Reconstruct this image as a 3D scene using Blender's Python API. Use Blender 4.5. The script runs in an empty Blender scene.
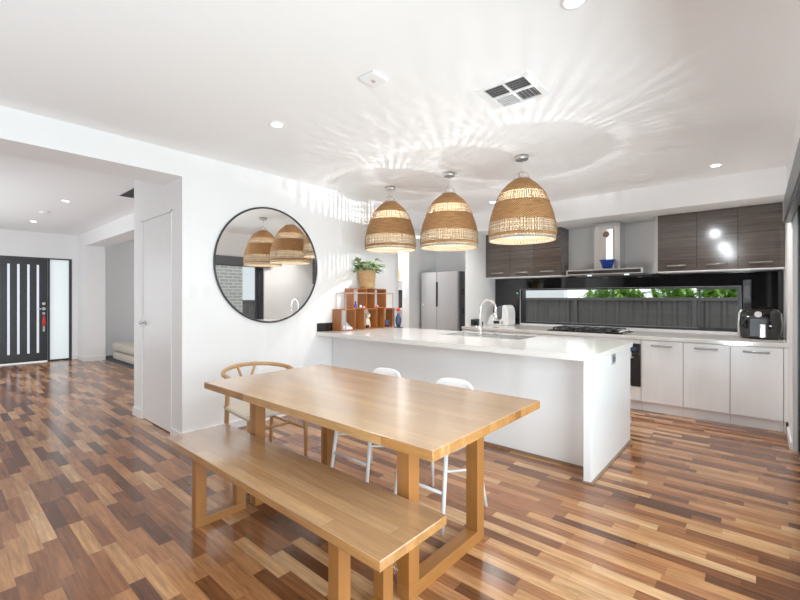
import bpy, bmesh, math, random
from mathutils import Vector, Matrix
random.seed(7)
PI = math.pi
C = bpy.context.scene.collection
SC = bpy.context.scene

# ------------------------------------------------------------------ helpers
class MB:
    def __init__(s): s.bm = bmesh.new()
    def box(s, x0, x1, y0, y1, z0, z1):
        v = [s.bm.verts.new(p) for p in ((x0,y0,z0),(x1,y0,z0),(x1,y1,z0),(x0,y1,z0),(x0,y0,z1),(x1,y0,z1),(x1,y1,z1),(x0,y1,z1))]
        for f in ((3,2,1,0),(4,5,6,7),(0,1,5,4),(1,2,6,5),(2,3,7,6),(3,0,4,7)): s.bm.faces.new([v[i] for i in f])
        return s
    def rings(s, rings, cap0=True, cap1=True, closed=True, smooth=True):
        vs = [[s.bm.verts.new(p) for p in r] for r in rings]
        n = len(vs[0])
        for a, b in zip(vs, vs[1:]):
            for i in range(n if closed else n-1):
                j = (i+1) % n
                f = s.bm.faces.new((a[i], a[j], b[j], b[i])); f.smooth = smooth
        if cap0 and closed: s.bm.faces.new(list(reversed(vs[0])))
        if cap1 and closed: s.bm.faces.new(vs[-1])
        return s
    def tube(s, path, r, n=10, caps=True, closed=False):
        path = [Vector(p) for p in path]
        rr = r if isinstance(r, (list, tuple)) else [r]*len(path)
        rings = []; N = len(path); up = None
        for i, p in enumerate(path):
            if closed: t = (path[(i+1) % N]-path[i-1]).normalized()
            else: t = (path[min(i+1, N-1)]-path[max(i-1, 0)]).normalized()
            if up is None:
                up = Vector((0,0,1)) if abs(t.z) < .9 else Vector((1,0,0))
            a = t.cross(up)
            if a.length < 1e-5: a = t.orthogonal()
            a.normalize(); b = a.cross(t).normalized(); up = b
            rings.append([p + (a*math.cos(q)+b*math.sin(q))*rr[i] for q in (2*PI*k/n for k in range(n))])
        if closed: rings.append(rings[0])
        if closed:
            vs = [[s.bm.verts.new(p) for p in r_] for r_ in rings[:-1]]
            for i in range(N):
                a, b = vs[i], vs[(i+1) % N]
                for k in range(n):
                    f = s.bm.faces.new((a[k], a[(k+1)%n], b[(k+1)%n], b[k])); f.smooth = True
            return s
        return s.rings(rings, caps, caps)
    def cyl(s, p0, p1, r0, r1=None, n=20):
        return s.tube([p0, p1], [r0, r0 if r1 is None else r1], n)
    def lathe(s, prof, n=32, cx=0, cy=0, cap0=True, cap1=True):
        rings = [[(cx+r*math.cos(2*PI*k/n), cy+r*math.sin(2*PI*k/n), z) for k in range(n)] for r, z in prof]
        return s.rings(rings, cap0, cap1)
    def prism(s, pts, axis, a, b):
        def m(p, q):
            return {'x': (q, p[0], p[1]), 'y': (p[0], q, p[1]), 'z': (p[0], p[1], q)}[axis]
        return s.rings([[m(p, a) for p in pts], [m(p, b) for p in pts]], smooth=False)
    def superbox(s, cx, cy, cz, hx, hy, hz, e=.4, n=28, m=14):
        sg = lambda v, k: math.copysign(abs(v)**k, v)
        rings = []
        for j in range(1, m):
            ph = -PI/2+PI*j/m
            rings.append([(cx+hx*sg(math.cos(ph), e)*sg(math.cos(t), e), cy+hy*sg(math.cos(ph), e)*sg(math.sin(t), e), cz+hz*sg(math.sin(ph), e))
                          for t in (2*PI*k/n for k in range(n))])
        return s.rings(rings)
    def leaf(s, base, d, length, width, droop=.3, seg=5, fold=.12):
        base = Vector(base); d = Vector(d).normalized(); side = d.cross(Vector((0,0,1)))
        if side.length < .05: side = Vector((1,0,0))
        side.normalize(); rows = []
        for i in range(seg+1):
            t = i/seg
            p = base + d*length*t + Vector((0,0,-droop*length*t*t))
            w = width*math.sin(PI*min(1, .06+.94*t)**.8)*.5
            nrm = side.cross(d).normalized()
            rows.append([p-side*w+nrm*w*fold*2, p, p+side*w+nrm*w*fold*2])
        vs = [[s.bm.verts.new(q) for q in r] for r in rows]
        for a, b in zip(vs, vs[1:]):
            for i in (0,1):
                f = s.bm.faces.new((a[i], a[i+1], b[i+1], b[i])); f.smooth = True
        return s
    def build(s, name, mat, parent=None, bevel=0, seg=2, world=True, smooth=False, kind=None, sub=0, label=None):
        bm = s.bm
        if smooth:
            for f in bm.faces: f.smooth = True
        bmesh.ops.recalc_face_normals(bm, faces=bm.faces)
        off = Vector((0,0,0))
        p = parent
        while p is not None: off += Vector(p.location); p = p.parent
        if parent is not None and world: bmesh.ops.translate(bm, verts=bm.verts, vec=-off)
        me = bpy.data.meshes.new(name); bm.to_mesh(me); bm.free()
        me.materials.append(mat)
        o = bpy.data.objects.new(name, me); C.objects.link(o)
        if parent is not None: o.parent = parent
        if bevel:
            b = o.modifiers.new('bevel', 'BEVEL'); b.width = bevel; b.segments = seg; b.limit_method = 'ANGLE'; b.angle_limit = math.radians(40); b.harden_normals = False
        if sub:
            q = o.modifiers.new('sub', 'SUBSURF'); q.levels = sub; q.render_levels = sub
        if kind: o['kind'] = kind
        if label: o['label'] = label
        return o

def thing(name, label, cat, loc=(0,0,0), group=None, rz=0):
    o = bpy.data.objects.new(name, None); C.objects.link(o); o.location = loc; o.rotation_euler = (0,0,rz); o.empty_display_size = .1
    o['label'] = label; o['category'] = cat
    if group: o['group'] = group
    return o
def tag(o, label, cat, group=None, kind=None):
    o['label'] = label; o['category'] = cat
    if group: o['group'] = group
    if kind: o['kind'] = kind
    return o
def dup(root, loc, label, rz=None):
    r = root.copy(); C.objects.link(r); r.location = loc; r['label'] = label
    if rz is not None: r.rotation_euler = (0,0,rz)
    for ch in list(root.children):
        c = ch.copy(); C.objects.link(c); c.parent = r
        for g in list(ch.children):
            d = g.copy(); C.objects.link(d); d.parent = c
    return r
def struct(name, mb, mat, bevel=0, parent=None):
    o = mb.build(name, mat, parent, bevel=bevel)
    if parent is None: o['kind'] = 'structure'
    return o
def B(*a): return MB().box(*a)

# ------------------------------------------------------------------ materials
class NT:
    def __init__(s, name):
        s.m = bpy.data.materials.new(name); s.m.use_nodes = True
        s.t = s.m.node_tree; s.t.nodes.clear()
        s.out = s.n('ShaderNodeOutputMaterial')
    def n(s, typ, **kw):
        x = s.t.nodes.new(typ)
        for k, v in kw.items(): setattr(x, k, v)
        return x
    def l(s, a, b): s.t.links.new(a, b)
    def math(s, op, a, b=None):
        x = s.n('ShaderNodeMath', operation=op)
        for i, v in enumerate((a, b)):
            if v is None: continue
            if isinstance(v, (int, float)): x.inputs[i].default_value = v
            else: s.l(v, x.inputs[i])
        return x.outputs[0]
    def ramp(s, fac, stops, interp='LINEAR'):
        x = s.n('ShaderNodeValToRGB'); x.color_ramp.interpolation = interp
        e = x.color_ramp.elements
        while len(e) < len(stops): e.new(.5)
        for el, (p, c) in zip(e, stops): el.position = p; el.color = (*c, 1)
        s.l(fac, x.inputs[0]); return x.outputs[0]
    def bsdf(s, color=None, rough=.5, metal=0, spec=.5, **kw):
        p = s.n('ShaderNodeBsdfPrincipled')
        if color is not None:
            if isinstance(color, (tuple, list)): p.inputs['Base Color'].default_value = (*color, 1)
            else: s.l(color, p.inputs['Base Color'])
        if isinstance(rough, (int, float)): p.inputs['Roughness'].default_value = rough
        else: s.l(rough, p.inputs['Roughness'])
        p.inputs['Metallic'].default_value = metal
        p.inputs['Specular IOR Level'].default_value = spec
        for k, v in kw.items(): p.inputs[k].default_value = v
        s.l(p.outputs[0], s.out.inputs[0]); s.p = p
        return p
    def mix(s, fac, a, b, mode='MIX'):
        x = s.n('ShaderNodeMix', data_type='RGBA', blend_type=mode)
        for i, v in ((0, fac), (6, a), (7, b)):
            if isinstance(v, (int, float)): x.inputs[i].default_value = v
            elif isinstance(v, (tuple, list)): x.inputs[i].default_value = (*v, 1)
            else: s.l(v, x.inputs[i])
        return x.outputs[2]
    def noise(s, vec, scale=5, detail=2, rough=.5):
        x = s.n('ShaderNodeTexNoise'); x.inputs['Scale'].default_value = scale; x.inputs['Detail'].default_value = detail; x.inputs['Roughness'].default_value = rough
        if vec is not None: s.l(vec, x.inputs['Vector'])
        return x.outputs['Fac']
    def coord(s, k='Object'): return s.n('ShaderNodeTexCoord').outputs[k]
    def scale(s, vec, sc):
        x = s.n('ShaderNodeMapping'); x.inputs['Scale'].default_value = sc; s.l(vec, x.inputs[0]); return x.outputs[0]
    def bump(s, h, strength=.2, dist=.01):
        x = s.n('ShaderNodeBump'); x.inputs['Strength'].default_value = strength; x.inputs['Distance'].default_value = dist
        s.l(h, x.inputs['Height']); s.l(x.outputs[0], s.p.inputs['Normal'])

def plain(name, col, rough=.5, metal=0, spec=.5, var=.04, nscale=8, **kw):
    t = NT(name); co = t.coord()
    f = t.noise(co, nscale, 2)
    a = tuple(max(0, c*(1-var)) for c in col); b = tuple(min(1, c*(1+var)) for c in col)
    t.bsdf(t.mix(f, a, b), rough, metal, spec, **kw)
    return t.m

def planks(name, stops, ln, w, rough=.3, along=0, across=1, grain=.35, edge=.25, spec=.5, gscale=1.0, bump=.1, knots=0, coat=0, top=0):
    t = NT(name); co = t.coord()
    sep = t.n('ShaderNodeSeparateXYZ'); t.l(co, sep.inputs[0])
    a, b = sep.outputs[along], sep.outputs[across]; c = sep.outputs[3-along-across]
    bw = t.math('DIVIDE', b, w); row = t.math('FLOOR', bw)
    w1 = t.n('ShaderNodeTexWhiteNoise', noise_dimensions='1D'); t.l(row, w1.inputs['W'])
    a2 = t.math('ADD', t.math('DIVIDE', a, ln), t.math('MULTIPLY', w1.outputs['Value'], 13.7))
    cell = t.math('FLOOR', a2)
    cv = t.n('ShaderNodeCombineXYZ'); t.l(row, cv.inputs[0]); t.l(cell, cv.inputs[1])
    w2 = t.n('ShaderNodeTexWhiteNoise', noise_dimensions='2D'); t.l(cv.outputs[0], w2.inputs['Vector'])
    base = t.ramp(w2.outputs['Value'], stops)
    gv = t.n('ShaderNodeCombineXYZ')
    t.l(t.math('ADD', t.math('MULTIPLY', a, 2.2*gscale), t.math('MULTIPLY', w2.outputs['Value'], 37.0)), gv.inputs[0])
    t.l(t.math('MULTIPLY', b, 26*gscale), gv.inputs[1]); t.l(t.math('MULTIPLY', c, 26*gscale), gv.inputs[2])
    n1 = t.noise(gv.outputs[0], 1.6, 5, .65)
    g = t.ramp(n1, [(.25, (1-grain,)*3), (.5, (1-grain*.35,)*3), (.75, (1+grain*.35,)*3)])
    col = t.mix(1.0, base, g, 'MULTIPLY')
    fb = t.math('FRACT', bw); fa = t.math('FRACT', a2)
    eb = t.math('LESS_THAN', fb, .03); ea = t.math('LESS_THAN', fa, .004)
    e = t.math('MAXIMUM', eb, ea)
    col = t.mix(t.math('MULTIPLY', e, edge), col, (.03,.015,.008))
    if knots:
        vo = t.n('ShaderNodeTexVoronoi'); vo.inputs['Scale'].default_value = 1
        kv = t.n('ShaderNodeCombineXYZ'); t.l(t.math('MULTIPLY', a, 2.0), kv.inputs[0]); t.l(t.math('MULTIPLY', b, 5.0), kv.inputs[1])
        t.l(kv.outputs[0], vo.inputs['Vector'])
        kf = t.ramp(vo.outputs['Distance'], [(.02, (1,1,1)), (.10, (0,0,0))])
        col = t.mix(t.math('MULTIPLY', kf, knots), col, (.16,.07,.025))
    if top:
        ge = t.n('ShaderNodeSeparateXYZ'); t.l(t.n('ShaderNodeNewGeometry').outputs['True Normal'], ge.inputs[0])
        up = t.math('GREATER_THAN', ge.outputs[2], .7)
        pale = t.mix(1.0, t.mix(.6, col, (.47,.375,.275)), (1.36,1.30,1.25), 'MULTIPLY')  # glare on tabletop and bench put into the upward-face colour
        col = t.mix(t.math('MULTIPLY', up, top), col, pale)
    rr = t.math('ADD', rough-.05, t.math('MULTIPLY', n1, .1))
    t.bsdf(col, rr, 0, spec); (t.bump(n1, bump, .003) if bump else None)
    if coat: t.p.inputs['Coat Weight'].default_value = coat; t.p.inputs['Coat IOR'].default_value = 1.75; t.p.inputs['Coat Roughness'].default_value = .14
    return t.m

M = {}
M['wall'] = plain('wall_paint', (.88,.88,.885), .55, var=.01)
M['ceil'] = plain('ceiling_paint', (.92,.92,.925), .7, var=.01)
M['trim'] = plain('trim_paint', (.86,.86,.86), .35, var=.01)
M['door'] = plain('door_paint', (.86,.86,.87), .35, var=.01)
M['gloss'] = plain('white_gloss_laminate', (.80,.80,.81), .1, var=.01)
M['textured_white'] = None
M['stone'] = None
M['black'] = plain('black_plastic', (.008,.008,.009), .3)
M['blackgloss'] = plain('black_glass', (.005,.0045,.005), .04)
M['darkmetal'] = plain('dark_powdercoat', (.018,.019,.023), .35)
M['greymetal'] = plain('charcoal_metal', (.10,.105,.115), .4)
M['steel'] = plain('brushed_steel', (.62,.61,.60), .28, 1.0, var=.06, nscale=3)
M['handle'] = plain('satin_handle_steel', (.42,.41,.40), .3, .9)
M['chrome'] = plain('chrome', (.85,.85,.86), .08, 1.0)
M['fridge'] = plain('fridge_steel', (.56,.56,.57), .32, .45, var=.04)
M['whiteplastic'] = plain('white_plastic', (.86,.86,.86), .3, var=.01)
M['chairwhite'] = plain('white_shell', (.88,.88,.885), .35, var=.01)
M['legwhite'] = plain('pale_grey_metal', (.70,.71,.72), .35, var=.02)
M['copper'] = plain('copper_wire', (.55,.43,.36), .35, .5)
M['blue'] = plain('blue_glaze', (.015,.06,.40), .12, var=.6, nscale=30)
M['red'] = plain('red_plastic', (.7,.03,.03), .4)
M['pink'] = plain('pink_plastic', (.75,.25,.3), .4)
M['navy'] = plain('navy_ceramic', (.03,.05,.12), .3)
M['cream'] = plain('cream_ceramic', (.72,.62,.48), .5, var=.15, nscale=25)
M['grey_cloth'] = plain('grey_cloth', (.35,.37,.40), .8, var=.2, nscale=30)
M['cushion'] = plain('cushion_fabric', (.50,.46,.40), .9, var=.12, nscale=12)
M['rug'] = plain('rug_pile', (.06,.07,.09), .95, var=.3, nscale=60)
M['cord'] = plain('paper_cord', (.74,.66,.54), .8, var=.15, nscale=70)
M['soil'] = plain('soil', (.05,.03,.02), .95, var=.4, nscale=60)
M['concrete'] = plain('paving', (.42,.41,.39), .85, var=.15, nscale=4)
M['whitehouse'] = plain('render_wall', (.78,.80,.82), .8, var=.03)
M['fence'] = plain('fence_steel', (.085,.076,.072), .5, var=.12, nscale=2)
M['grille_dark'] = plain('grille_shadow', (.10,.10,.105), .6)
M['slat'] = plain('grille_slat', (.68,.68,.68), .45)
M['amber'] = plain('amber_glass', (.65,.28,.04), .2)
M['orange'] = plain('orange_label', (.75,.30,.06), .5)
M['wallgrey'] = plain('grey_splash_panel', (.60,.585,.575), .22, var=.01)

def stone():
    t = NT('pale_stone'); co = t.coord()
    f = t.noise(co, 60, 4, .7); f2 = t.noise(co, 3, 2)
    c = t.mix(t.math('MULTIPLY', f, .5), (.80,.775,.745), (.62,.585,.55))
    t.bsdf(t.mix(t.math('MULTIPLY', f2, .25), c, (.84,.82,.80)), .1)
    return t.m
M['stone'] = stone()
def woodgrain_white():
    t = NT('white_grain_laminate'); co = t.scale(t.coord(), (40, 40, 2))
    f = t.noise(co, 1.2, 3)
    t.bsdf(t.mix(f, (.84,.84,.845), (.92,.92,.92)), .25); return t.m
M['textured_white'] = woodgrain_white()
def brown_lam():
    t = NT('brown_streaked_laminate'); co = t.scale(t.coord(), (1.6, 20, 55))
    f = t.noise(co, 1.3, 5, .65)
    c = t.ramp(f, [(.28, (.042,.030,.025)), (.5, (.085,.064,.054)), (.72, (.14,.112,.097))])
    t.bsdf(c, .1); return t.m
M['brown'] = brown_lam()
M['floor'] = planks('laminate_floor', [(0, (.11,.036,.012)), (.2, (.19,.063,.021)), (.45, (.32,.118,.042)), (.7, (.46,.195,.072)), (.9, (.57,.285,.115)), (1, (.67,.385,.185))], .43, .067, rough=.2, grain=.62, edge=.4, spec=.5, bump=.03)
OAK = [(0, (.25,.092,.020)), (.5, (.33,.130,.031)), (1, (.41,.185,.055))]
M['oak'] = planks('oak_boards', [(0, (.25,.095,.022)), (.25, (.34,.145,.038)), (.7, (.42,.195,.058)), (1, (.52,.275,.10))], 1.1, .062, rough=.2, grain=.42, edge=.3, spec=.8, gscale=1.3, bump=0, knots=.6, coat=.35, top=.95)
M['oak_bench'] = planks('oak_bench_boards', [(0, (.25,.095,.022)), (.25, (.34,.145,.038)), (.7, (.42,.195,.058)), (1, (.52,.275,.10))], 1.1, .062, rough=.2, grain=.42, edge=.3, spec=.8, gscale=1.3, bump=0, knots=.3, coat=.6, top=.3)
M['oak_leg'] = planks('oak_leg', OAK, 3.0, .3, rough=.32, along=2, across=0, grain=.2, edge=0, gscale=.8, bump=.03)
M['oak_bar'] = planks('oak_bar', OAK, 3.0, .3, rough=.32, along=1, across=0, grain=.2, edge=0, gscale=.8, bump=.03)
M['chairwood'] = planks('ash_wood', [(0, (.44,.22,.075)), (1, (.52,.28,.11))], 2.0, .4, rough=.35, along=2, across=0, grain=.2, edge=0, bump=.04)
M['cubewood'] = planks('orange_stained_wood', [(0, (.30,.085,.014)), (1, (.42,.135,.028))], .6, .4, rough=.3, along=2, across=1, grain=.35, edge=0, bump=.05)
M['brownbead'] = plain('brown_beading', (.22,.13,.08), .4, var=.2)

def weave(name, cols, sc=260, trans=.25):
    t = NT(name); co = t.coord()
    sep = t.n('ShaderNodeSeparateXYZ'); t.l(co, sep.inputs[0])
    ang = t.math('ARCTAN2', sep.outputs[1], sep.outputs[0])
    sa = t.math('SINE', t.math('MULTIPLY', ang, 70)); sz = t.math('SINE', t.math('MULTIPLY', sep.outputs[2], 300))
    h = t.math('MULTIPLY', sa, sz)
    n = t.noise(t.scale(co, (8,8,60)), 1.5, 4)
    f = t.math('ADD', t.math('MULTIPLY', h, .45), n)
    c = t.ramp(f, [(.2, cols[0]), (.5, cols[1]), (.8, cols[2])])
    p = t.bsdf(c, .75); t.bump(h, .5, .004)
    tr = t.n('ShaderNodeBsdfTranslucent'); t.l(c, tr.inputs[0])
    mx = t.n('ShaderNodeMixShader'); mx.inputs[0].default_value = trans
    t.l(p.outputs[0], mx.inputs[1]); t.l(tr.outputs[0], mx.inputs[2]); t.l(mx.outputs[0], t.out.inputs[0])
    return t.m
M['weave'] = weave('tan_seagrass_weave', [(.20,.078,.02), (.42,.19,.058), (.56,.29,.11)], trans=.10)
M['weave_cream'] = weave('cream_weave', [(.34,.29,.21), (.54,.49,.39), (.66,.62,.53)], trans=.5)
M['weave_line'] = plain('brown_weave_thread', (.30,.17,.08), .8)
M['dimming_layer'] = plain('shade_dimming_tan', (.20,.13,.065), .9, var=.2, nscale=60)  # darkened inside face, holds back the bulb's glow
M['basket'] = weave('basket_weave', [(.30,.16,.06), (.50,.30,.13), (.62,.40,.20)], trans=0)

def leafm(name, a, b, tr=.3):
    t = NT(name); f = t.noise(t.coord(), 9, 2)
    c = t.mix(f, a, b); p = t.bsdf(c, .4)
    x = t.n('ShaderNodeBsdfTranslucent'); t.l(c, x.inputs[0])
    mx = t.n('ShaderNodeMixShader'); mx.inputs[0].default_value = tr
    t.l(p.outputs[0], mx.inputs[1]); t.l(x.outputs[0], mx.inputs[2]); t.l(mx.outputs[0], t.out.inputs[0]); return t.m
M['leaf'] = leafm('houseplant_leaf', (.07,.20,.04), (.40,.52,.22))
M['shrubleaf'] = leafm('shrub_leaf', (.12,.32,.03), (.45,.72,.14), .45)
def emis(name, col, s):
    t = NT(name); e = t.n('ShaderNodeEmission'); e.inputs[0].default_value = (*col, 1); e.inputs[1].default_value = s
    t.l(e.outputs[0], t.out.inputs[0]); return t.m
M['lens'] = emis('lamp_lens', (1,.97,.92), 25)
def bulbm():
    t = NT('glowing_bulb_glass'); e = t.n('ShaderNodeEmission'); e.inputs[0].default_value = (1,.86,.62,1); e.inputs[1].default_value = 14
    x = t.n('ShaderNodeBsdfTransparent'); mx = t.n('ShaderNodeMixShader'); mx.inputs[0].default_value = .75
    t.l(e.outputs[0], mx.inputs[1]); t.l(x.outputs[0], mx.inputs[2]); t.l(mx.outputs[0], t.out.inputs[0]); return t.m
M['bulb'] = bulbm()
M['hoodled'] = emis('hood_led', (.75,.92,1), 4)
M['led_green'] = emis('green_led', (.1,.9,.35), 1.2)
M['display'] = emis('display_glow', (.35,.5,.8), .12)
def frosted():
    t = NT('frosted_daylit_glass'); p = t.bsdf((.72,.80,.82), .35)
    p.inputs['Emission Color'].default_value = (.84,.94,.97,1); p.inputs['Emission Strength'].default_value = .55  # emission in the pane stands in for daylight behind it
    return t.m
M['frost'] = frosted()
def frost2():
    t = NT('frosted_slit_glass'); p = t.bsdf((.72,.78,.85), .35)
    p.inputs['Emission Color'].default_value = (.78,.86,1,1); p.inputs['Emission Strength'].default_value = .5  # slits glow by themselves in place of daylight from outside
    return t.m
M['slit'] = frost2()
def glass():
    t = NT('thin_window_glass')
    tr = t.n('ShaderNodeBsdfTransparent'); tr.inputs[0].default_value = (.95,.97,.96,1)
    g = t.n('ShaderNodeBsdfGlossy'); g.inputs['Roughness'].default_value = .02
    fr = t.n('ShaderNodeFresnel'); fr.inputs[0].default_value = 1.18
    mx = t.n('ShaderNodeMixShader'); t.l(fr.outputs[0], mx.inputs[0]); t.l(tr.outputs[0], mx.inputs[1]); t.l(g.outputs[0], mx.inputs[2])
    t.l(mx.outputs[0], t.out.inputs[0]); return t.m
M['glass'] = glass()
def mirror():
    t = NT('mirror_silver'); g = t.n('ShaderNodeBsdfGlossy'); g.inputs['Roughness'].default_value = 0; g.inputs[0].default_value = (.93,.94,.94,1)
    t.l(g.outputs[0], t.out.inputs[0]); return t.m
M['mirror'] = mirror()
def bricks():
    t = NT('pale_grey_brick'); b = t.n('ShaderNodeTexBrick')
    sep = t.n('ShaderNodeSeparateXYZ'); t.l(t.coord(), sep.inputs[0])
    cv = t.n('ShaderNodeCombineXYZ'); t.l(t.math('ADD', sep.outputs[0], sep.outputs[1]), cv.inputs[0]); t.l(sep.outputs[2], cv.inputs[1])
    t.l(cv.outputs[0], b.inputs['Vector'])
    for k, v in (('Color1', (.42,.39,.36,1)), ('Color2', (.33,.31,.29,1)), ('Mortar', (.68,.66,.63,1))): b.inputs[k].default_value = v
    b.inputs['Scale'].default_value = 1; b.inputs['Brick Width'].default_value = .24; b.inputs['Row Height'].default_value = .086; b.inputs['Mortar Size'].default_value = .008
    t.bsdf(b.outputs[0], .85); return t.m
M['brick'] = bricks()

# ------------------------------------------------------------------ the room
ZC = 2.63
struct('floor', B(-11.2, .4, -5.0, 6.6, -.1, 0), M['floor'])
struct('ceiling', B(-11.2, .4, -5.0, 6.6, ZC, ZC+.1), M['ceil'])
# mirror wall and cupboard block (opening to the hall on its left)
struct('wall_left', MB().box(-4.38, -3.95, 1.60, 4.43, 0, ZC).box(-4.19, -3.95, 1.527, 1.60, 0, ZC), M['wall'])
struct('wall_hall_side', MB().box(-5.27, -5.03, 1.527, 1.60, 0, ZC).box(-5.03, -4.19, 1.527, 1.60, 2.135, ZC).box(-5.27, -5.17, 1.60, 2.48, 0, ZC), M['wall'])
struct('trim_1', B(-4.38, -3.95, -.3, 1.527, 2.405, ZC), M['wall'])
struct('wall_front_left', B(-4.38, -3.95, -5.0, -.3, 0, ZC), M['wall'])
# cupboard door
d1 = struct('door_1', B(-5.01, -4.21, 1.538, 1.575, .01, 2.12), M['door'])
MB().box(-5.03, -5.012, 1.52, 1.60, 0, 2.135).box(-4.208, -4.19, 1.52, 1.60, 0, 2.135).box(-5.03, -4.19, 1.52, 1.60, 2.122, 2.135).build('door_frame', M['trim'], d1)
MB().cyl((-4.955,1.538,1.035), (-4.955,1.528,1.035), .026).cyl((-4.955,1.53,1.035), (-4.955,1.49,1.035), .009).cyl((-4.955,1.494,1.035), (-4.955,1.478,1.035), .022, .018).build('door_handle', M['steel'], d1)
MB().box(-4.20, -4.05, 1.517, 1.527, .0, .01).build('threshold', M['trim'], d1)
# hall
struct('wall_hall_right', MB().box(-11, -10.38, 2.13, 2.48, 0, ZC).box(-10.38, -6.4, 2.13, 2.48, 2.37, ZC).box(-6.4, -5.17, 2.13, 2.48, 0, ZC), M['wall'])
struct('wall_hall_left', B(-11, -4.38, -.5, -.3, 0, ZC), M['wall'])
struct('wall_entry', MB().box(-11.2, -11, -.5, .60, 0, ZC).box(-11.2, -11, .60, 2.03, 2.12, ZC).box(-11.2, -11, 2.03, 6.6, 0, ZC), M['wall'])
struct('wall_side_room', B(-11, -4.38, 4.9, 5.0, 0, ZC), M['wall'])
struct('baseboard_entry', MB().box(-11, -10.985, 2.03, 2.13, 0, .09).box(-11, -10.985, 2.48, 4.9, 0, .09), M['trim'])
struct('baseboard_hall', MB().box(-10.985, -10.38, 2.115, 2.13, 0, .09).box(-10.38, -10.365, 2.115, 2.48, 0, .09), M['trim'])
struct('baseboard_left', MB().box(-3.95, -3.938, 1.527, 3.02, 0, .07).box(-5.27, -5.03, 1.512, 1.527, 0, .09).box(-4.19, -3.938, 1.512, 1.527, 0, .07), M['trim'])
# entry door
d2 = struct('door_2', B(-11.07, -11.02, .66, 1.635, .02, 2.09), M['darkmetal'])
MB().box(-11.1, -10.99, .60, .655, 0, 2.12).box(-11.1, -10.99, 1.64, 1.672, 0, 2.12).box(-11.1, -10.99, 1.985, 2.03, 0, 2.12).box(-11.1, -10.99, .655, 1.985, 2.092, 2.12).box(-11.1, -10.995, 1.672, 1.985, 0, .03).build('door_frame', M['darkmetal'], d2)
MB().box(-11.06, -11.04, 1.672, 1.985, .03, 2.092).build('sidelight_glass', M['frost'], d2)
for y in (.77, .91, 1.053, 1.195, 1.343, 1.487):
    B(-11.021, -11.014, y-.017, y+.017, .19, 1.97).build('glass_slit', M['slit'], d2)
MB().cyl((-11.02,1.575,1.185), (-10.99,1.575,1.185), .028).build('door_lock', M['chrome'], d2)
MB().cyl((-11.02,1.575,1.08), (-11.0,1.575,1.08), .03).tube([(-11.0,1.575,1.08), (-10.965,1.575,1.08), (-10.965,1.48,1.08)], .011).build('door_handle', M['chrome'], d2)
MB().cyl((-11.02,1.575,.985), (-10.995,1.575,.985), .024).build('door_lock', M['chrome'], d2)
tassel = thing('key_tassel', 'red key tassel hanging from the black entry door', 'key tag', (-10.985,1.575,.955))
MB().lathe([(.006,.955),(.012,.93),(.018,.9),(.028,.82),(.03,.74)], 10, -10.985, 1.575).build('tassel', M['red'], tassel)
MB().tube([(-10.995,1.575,.985), (-10.985,1.575,.97), (-10.985,1.575,.953)], .004, 6).build('cord', M['black'], tassel)
MB().box(-10.995, -10.978, 1.56, 1.59, .62, .73).build('tag', M['steel'], tassel)
# kitchen walls
struct('wall_back', MB().box(-6.3, -2.97, 6.44, 6.6, 0, ZC).box(-.155, .4, 6.44, 6.6, 0, ZC).box(-2.97, -.155, 6.44, 6.6, 0, .885).box(-2.97, -.155, 6.44, 6.6, 1.445, ZC), M['wall'])
struct('trim_2', B(-4.84, .22, 5.68, 6.44, 2.345, ZC), M['ceil'])
struct('trim_3', B(-4.84, -4.68, 5.63, 6.44, 0, ZC), M['trim'], .004)
struct('trim_4', B(-3.455, -3.42, 5.52, 6.44, 0, 2.345), M['trim'], .004)
struct('trim_5', B(-4.38, -3.95, 4.43, 5.68, 2.36, ZC), M['wall'])
struct('wall_pantry', MB().box(-6.3, -6.2, 5.0, 6.44, 0, ZC).box(-5.27, -4.38, 4.35, 4.43, 0, ZC), M['wall'])
struct('wall_right', MB().box(.22, .4, 4.82, 6.6, 0, ZC).box(.22, .4, -5.0, 4.82, 2.12, ZC).box(.22, .4, -5.0, -1.2, 0, 2.12), M['wall'])
struct('baseboard_right', B(.205, .22, 4.84, 5.41, 0, .07), M['trim'])
M['wall_dark'] = plain('bounce_cutting_dark', (.12,.12,.125), .6)  # unseen rear wall, darkened to cut light bounced onto the dining set
struct('wall_behind', B(-4.38, .4, -5.1, -5.0, 0, ZC), M['wall_dark'])
# sliding door in the right wall
d3 = struct('door_3', MB().box(.25, .345, 4.70, 4.82, 0, 2.12).box(.25, .345, -1.2, -1.1, 0, 2.12).box(.25, .345, -1.1, 4.7, 2.06, 2.12).box(.25, .345, -1.1, 4.7, 0, .04), M['darkmetal'])
for a, b in ((-1.1, .75), (.75, 2.6), (2.6, 4.7)):
    MB().box(.26, .30, a, a+.06, .04, 2.06).box(.26, .30, b-.06, b, .04, 2.06).box(.26, .30, a+.06, b-.06, .04, .1).box(.26, .30, a+.06, b-.06, 2.0, 2.06).build('sash', M['darkmetal'], d3)
    B(.277, .283, a+.06, b-.06, .1, 2.0).build('pane', M['glass'], d3)
bl = thing('blind_box', 'dark grey blind box above the sliding door beside the kitchen wall', 'blind', (.19,2.0,1.97))
B(.165, .219, -1.3, 5.0, 1.97, 2.15).build('casing', M['greymetal'], bl, .006)
B(.175, .215, -1.2, 4.9, 1.95, 1.97).build('bottom_rail', M['darkmetal'], bl)

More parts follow.
